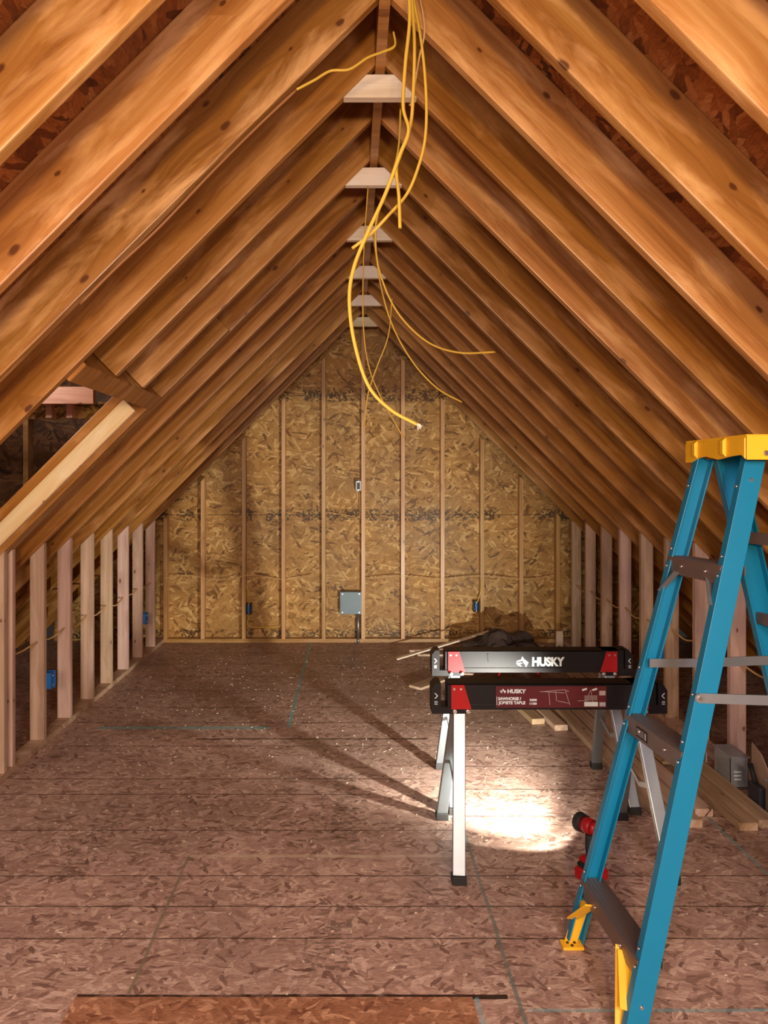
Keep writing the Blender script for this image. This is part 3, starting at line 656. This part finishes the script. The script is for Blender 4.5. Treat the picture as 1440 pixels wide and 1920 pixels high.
# top cap
bm = NB()
box(bm, 1.205, 1.44, 2.135, 2.52, 1.788, 1.800)
prism(bm, [(2.14, 1.725), (2.14, 1.79), (2.52, 1.79), (2.52, 1.722), (2.46, 1.722), (2.43, 1.735), (2.38, 1.74), (2.30, 1.727), (2.22, 1.735), (2.16, 1.738)], (0, 1, 0), (0, 0, 1), (1.202, 0, 0), (1, 0, 0), .010)
box(bm, 1.205, 1.44, 2.130, 2.139, 1.722, 1.797); box(bm, 1.205, 1.44, 2.515, 2.523, 1.722, 1.797); box(bm, 1.430, 1.440, 2.135, 2.52, 1.735, 1.797)
for y in (2.245, 2.43): prism(bm, [(0, 1.733), (-.012, 1.745), (-.012, 1.787), (0, 1.797)], (1, 0, 0), (0, 0, 1), (1.203, y, 0), (0, 1, 0), .018)
cap = obj('top_cap', bm, M['yellow'], lad, bevel=.002)
bm = NB(); cyl(bm, (1.262, 2.131, 1.742), (1.262, 2.122, 1.742), .010, .007); obj('rivet', bm, M['bolt'], cap)
# yellow shoes with braces up to the bottom step
for (p, q, s, tip) in ((FF0, FF1, -1, -1), (NF0, NF1, 1, 1)):
    bm = NB(); b0 = at(p, q, .0)
    box(bm, b0.x-.012, b0.x+.062, b0.y-.038 if s < 0 else b0.y-.008, b0.y+.008 if s < 0 else b0.y+.038, .001, .012)
    a = b0+Vector((.0, s*.005, .008)); c = at(p, q, .16)+Vector((0, s*.005, 0)); beam(bm, a+Vector((.022, 0, 0)), c+Vector((.03, 0, 0)), (1, 0, 0), .044, .006)
    k = at(p, q, .10)+Vector((.002, s*.012, 0)); e = at(p, q, .235)+Vector((.0, s*.105, -.03)); beam(bm, k, e, (1, 0, 0), .044, .006)
    if s > 0: e2 = at(p, q, .215)+Vector((.01, .13, -.01)); beam(bm, b0+Vector((.02, .03, .02)), e2, (1, 0, 0), .05, .006)
    sh = obj('shoe', bm, M['yellow'], lad, bevel=.0015)
    for (u_, v_) in ((.01, .012), (.035, .012), (.022, .028)):
        bm = NB(); c = b0+Vector((u_, s*v_+(0), .012)); cyl(bm, c, c+Vector((0, 0, .003)), .005, n=10); obj('shoe_rivet', bm, M['rubber'], sh)
for (p, q, s) in ((NR0, NR1, 1), (FR0, FR1, -1)):
    bm = NB(); box(bm, p.x-.01, p.x+.09, min(p.y-.006, p.y+s*.036), max(p.y+.006, p.y+s*.036), .001, .05); obj('rubber_foot', bm, M['rubber'], lad, bevel=.003)

# ------------------------------------------------------------------ cordless work light and its beam
bxp = Vector((.995, 2.905, 0))
wl = thing('cordless_work_light', bxp, 'red and black cordless work light standing on its battery behind the ladder', 'work light')
def rot(bm, c, a): bmesh.ops.rotate(bm, verts=bm.verts, cent=c, matrix=Matrix.Rotation(a, 3, 'Z'))
bm = NB(); box(bm, bxp.x-.058, bxp.x+.058, bxp.y-.045, bxp.y+.045, .001, .052); bmesh.ops.bevel(bm, geom=list(bm.edges), offset=.010, segments=3, affect='EDGES'); rot(bm, bxp, .5); obj('battery', bm, M['red_plastic'], wl)
bm = NB(); box(bm, bxp.x-.050, bxp.x+.050, bxp.y-.038, bxp.y+.038, .052, .074); bmesh.ops.bevel(bm, geom=list(bm.edges), offset=.008, segments=2, affect='EDGES'); rot(bm, bxp, .5); obj('battery_collar', bm, M['rubber'], wl)
bm = NB(); box(bm, bxp.x-.045, bxp.x+.045, bxp.y-.036, bxp.y+.036, .074, .094); bmesh.ops.bevel(bm, geom=list(bm.edges), offset=.009, segments=2, affect='EDGES'); rot(bm, bxp, .5); obj('base_housing', bm, M['red_plastic'], wl)
bm = NB(); tube(bm, [bxp+Vector((.0, .0, .09)), bxp+Vector((-.004, .01, .13)), bxp+Vector((.0, .02, .175))], .019, 14, 6); obj('handle', bm, M['rubber'], wl)
h0 = SPOT-AIM*.125; h1 = SPOT-AIM*.018
bm = NB(); cyl(bm, h0, h0+AIM*.02, .020, .031, 24); cyl(bm, h0+AIM*.02, h0+AIM*.075, .031, .033, 24); obj('head', bm, M['red_plastic'], wl)
bm = NB(); cyl(bm, h0+AIM*.073, h1, .036, .040, 24); obj('head_rim', bm, M['rubber'], wl)
bm = NB(); cyl(bm, h1, h1+AIM*.002, .032, .032, 24); obj('lens', bm, M['lens'], wl)
def beamlight(name, energy, deg, blend, aim, col):
    l = bpy.data.lights.new(name, 'SPOT'); l.energy = energy; l.color = col; l.spot_size = math.radians(deg); l.spot_blend = blend; l.shadow_soft_size = .016
    o = bpy.data.objects.new(name, l); C.objects.link(o); o.location = SPOT; o.rotation_euler = aim.to_track_quat('-Z', 'Y').to_euler()
beamlight('work_light_beam', SPILL, 94, .15, AIM, (1.0, .97, .84))
beamlight('work_light_hotspot', HOT, 86, .75, Vector((-.38, .92, .09)).normalized(), (1.0, .97, .86))

# ------------------------------------------------------------------ lumber on the floor at the right
def plank(name, x, y, L, lab, z=0.001, wd=.089, th=.038, rz=0.0, mat='lumber', pitch=0, cat='board', group='loose boards on the floor'):
    """lies on the floor from its near end (x,y) away from the camera; rz turns it"""
    bm = NB(); box(bm, 0, L, -wd/2, wd/2, 0, th); bmesh.ops.bevel(bm, geom=list(bm.edges), offset=min(.003, th*.15), segments=2, affect='EDGES')
    me = bpy.data.meshes.new(name); bm.to_mesh(me); bm.free(); me.materials.append(M[mat])
    o = bpy.data.objects.new(name, me); C.objects.link(o); o.location = (x, y, z); o.rotation_euler = (0, -pitch, PI/2+rz); return tag(o, lab, cat, group)
plank('lumber_board', 1.875, 3.30, 2.9, 'pale two-by-four on the right, its near end closest to the camera')
plank('lumber_board', 1.985, 3.33, 2.9, 'pale two-by-four lying against the right wall plate, cut by the photo edge', rz=-.0)
plank('lumber_board', 1.735, 3.44, 2.1, 'pale two-by-four with a ragged near end between two others', rz=.02)
plank('lumber_board', 1.628, 3.33, 2.2, 'pale two-by-four whose near end shows behind the ladder rail', rz=.02)
plank('lumber_board', 1.525, 3.37, 2.2, 'long two-by-four at the left edge of the lumber, under the sawhorses', rz=.022)
plank('lumber_board', 1.385, 4.62, 0.95, 'two-by-four ending under the sticker sawhorse, second from the left', rz=.10)
plank('lumber_board', 1.265, 4.74, 0.8, 'short two-by-four with a pale sawn end under the sawhorse beam', rz=.12)
plank('lumber_board', 1.80, 3.98, 1.5, 'thin white-ended board stacked on top of the right hand lumber', z=.040, wd=.06, th=.019, rz=.03)
# scraps in front of the back wall
rnd = random.Random(3)
def stick(p0, p1, w_, t_, lab, mat='lumber'):
    bm = NB(); p0 = Vector(p0); p1 = Vector(p1); L = (p1-p0).length; box(bm, 0, L, -w_/2, w_/2, 0, t_)
    me = bpy.data.meshes.new('offcut'); bm.to_mesh(me); bm.free(); me.materials.append(M[mat])
    o = bpy.data.objects.new('offcut', me); C.objects.link(o); o.location = p0; o.rotation_euler = (0, -math.asin((p1.z-p0.z)/L), math.atan2(p1.y-p0.y, p1.x-p0.x))
    return tag(o, lab, 'offcut', 'wood scraps by the back wall')
stick((.41, 6.45, .002), (1.30, 6.62, .22), .05, .012, 'long split strip of wood with a white frayed end pointing left', 'tie')
stick((.55, 6.75, .002), (1.05, 6.85, .002), .05, .018, 'straight thin scrap nearest to the back wall behind the frayed strip')
stick((.62, 6.60, .002), (.95, 6.58, .002), .04, .018, 'short scrap lying just behind the frayed strip')
stick((.72, 5.98, .002), (1.02, 5.86, .03), .05, .014, 'bowed scrap crossing in front of the frayed strip')
stick((.80, 5.72, .002), (1.22, 5.66, .002), .07, .018, 'wider scrap lying flat in front of the bowed one')
stick((1.15, 6.93, .002), (1.9, 6.97, .002), .09, .02, 'dark board lying by the right end of the back wall')
stick((.50, 5.55, .002), (.72, 5.78, .002), .12, .019, 'flat pale offcut block alone on the floor left of the sawhorses', 'lumber')
stick((.75, 5.2, .002), (.93, 5.45, .002), .07, .019, 'small offcut next to the left end of the far sawhorse')
stick((.88, 5.30, .002), (1.05, 5.18, .002), .05, .03, 'short chunk behind the far sawhorse beam')
bm = NB(); box(bm, 1.975, 2.04, 6.75, 6.79, .001, .20)
tag(obj('offcut', bm, M['lumber'], loc=(2.0, 6.77, 0), bevel=.002), 'short upright wood block at the right end of the back wall', 'offcut', 'wood scraps by the back wall')
# dark crumpled rubbish heap
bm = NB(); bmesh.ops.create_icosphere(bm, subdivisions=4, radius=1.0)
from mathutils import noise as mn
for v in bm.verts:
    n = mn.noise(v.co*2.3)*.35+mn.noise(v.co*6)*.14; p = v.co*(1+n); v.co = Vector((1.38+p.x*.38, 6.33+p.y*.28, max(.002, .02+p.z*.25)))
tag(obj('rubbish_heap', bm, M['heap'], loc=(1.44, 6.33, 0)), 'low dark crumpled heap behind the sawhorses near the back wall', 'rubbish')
bm = NB(); tube(bm, [(1.22, 5.86, .008), (1.32, 5.84, .17), (1.46, 5.84, .19), (1.58, 5.88, .008)], .007)
tag(obj('hose', bm, M['red_plastic'], loc=(1.4, 5.7, .1)), 'thin red cord arching over the dark heap behind the sawhorses', 'cord')
# loose items by the right knee wall
t = thing('storage_tub', (2.02, 3.85, 0), 'small clear plastic tub of fixings, left of the cardboard package', 'tub')
bm = NB(); x0, x1, y0, y1 = 2.036, 2.133, 3.76, 3.93
for a in ((x0, x1, y0, y0+.003, .002, .17), (x0, x1, y1-.003, y1, .002, .17), (x0, x0+.003, y0, y1, .002, .17), (x1-.003, x1, y0, y1, .002, .17), (x0, x1, y0, y1, .002, .006), (x0-.004, x1+.004, y0-.006, y1+.006, .165, .172)): box(bm, *a)
obj('tub_body', bm, M['clear'], t)
bm = NB(); box(bm, x0+.01, x1-.01, y0+.01, y1-.01, .007, .10); lb = obj('tub_contents', bm, M['dark'], t)
bm = NB()
for q in range(3): box(bm, x0+.02, x0+.06, y0-.002, y0-.0005, .085-q*.02, .093-q*.02)
obj('label_print', bm, M['white'], t)
t = thing('tool_package', (2.06, 3.55, 0), 'upright cardboard package with a black tool leaning by the right wall', 'package')
bm = NB(); prism(bm, [(0, .002), (.15, .002), (.15, .20), (.08, .27), (0, .30)], (0, -1, 0), (0, 0, 1), (2.070, 3.62, 0), (1, 0, 0), .006); obj('backing_card', bm, M['card'], t)
bm = NB(); box(bm, 2.034, 2.069, 3.49, 3.59, .003, .12); obj('tool_body', bm, M['dark'], t, bevel=.008)
bm = NB(); cyl(bm, (2.050, 3.55, .12), (2.050, 3.60, .20), .013); obj('tool_handle', bm, M['rubber'], t)
t = thing('clear_bin', (2.08, 3.28, 0), 'clear plastic bin with a blue thing inside at the right photo edge', 'bin')
bm = NB(); x0, x1, y0, y1 = 2.035, 2.135, 3.20, 3.42
for a in ((x0, x1, y0, y0+.003, .002, .19), (x0, x1, y1-.003, y1, .002, .19), (x0, x0+.003, y0, y1, .002, .19), (x1-.003, x1, y0, y1, .002, .19), (x0, x1, y0, y1, .002, .006), (x0-.008, x1, y0-.008, y1+.008, .185, .195)): box(bm, *a)
obj('bin_body', bm, M['clear'], t)
bm = NB(); box(bm, x0+.015, x1-.015, y0+.03, y1-.03, .007, .13); obj('bin_contents', bm, M['blue'], t, bevel=.006)

# ------------------------------------------------------------------ loose floor panel and dust
bm = NB(); box(bm, -.885, .385, 1.10, 2.236, .0005, .006)
tag(obj('floor_panel', bm, M['panel_osb'], loc=(-.25, 1.7, 0)), 'orange chipboard panel laid in the floor at the bottom of the photo', 'panel')
bm = NB()
for k in range(900):
    y = rnd.uniform(2.2, 6.9) if k % 3 else rnd.uniform(4.0, 6.6); x = rnd.uniform(-1.8, 1.14 if y > 3.2 else 2.0); s = rnd.uniform(.0015, .006); a = rnd.uniform(0, PI)
    obox(bm, (x, y, .0018), (math.cos(a), math.sin(a), 0), (-math.sin(a), math.cos(a), 0), (0, 0, 1), (s*rnd.uniform(1, 3), s, .0022))
tag(obj('sawdust', bm, M['dust'], loc=(0, 4, 0)), 'pale specks of sawdust scattered over the chipboard floor', 'sawdust', kind='stuff')
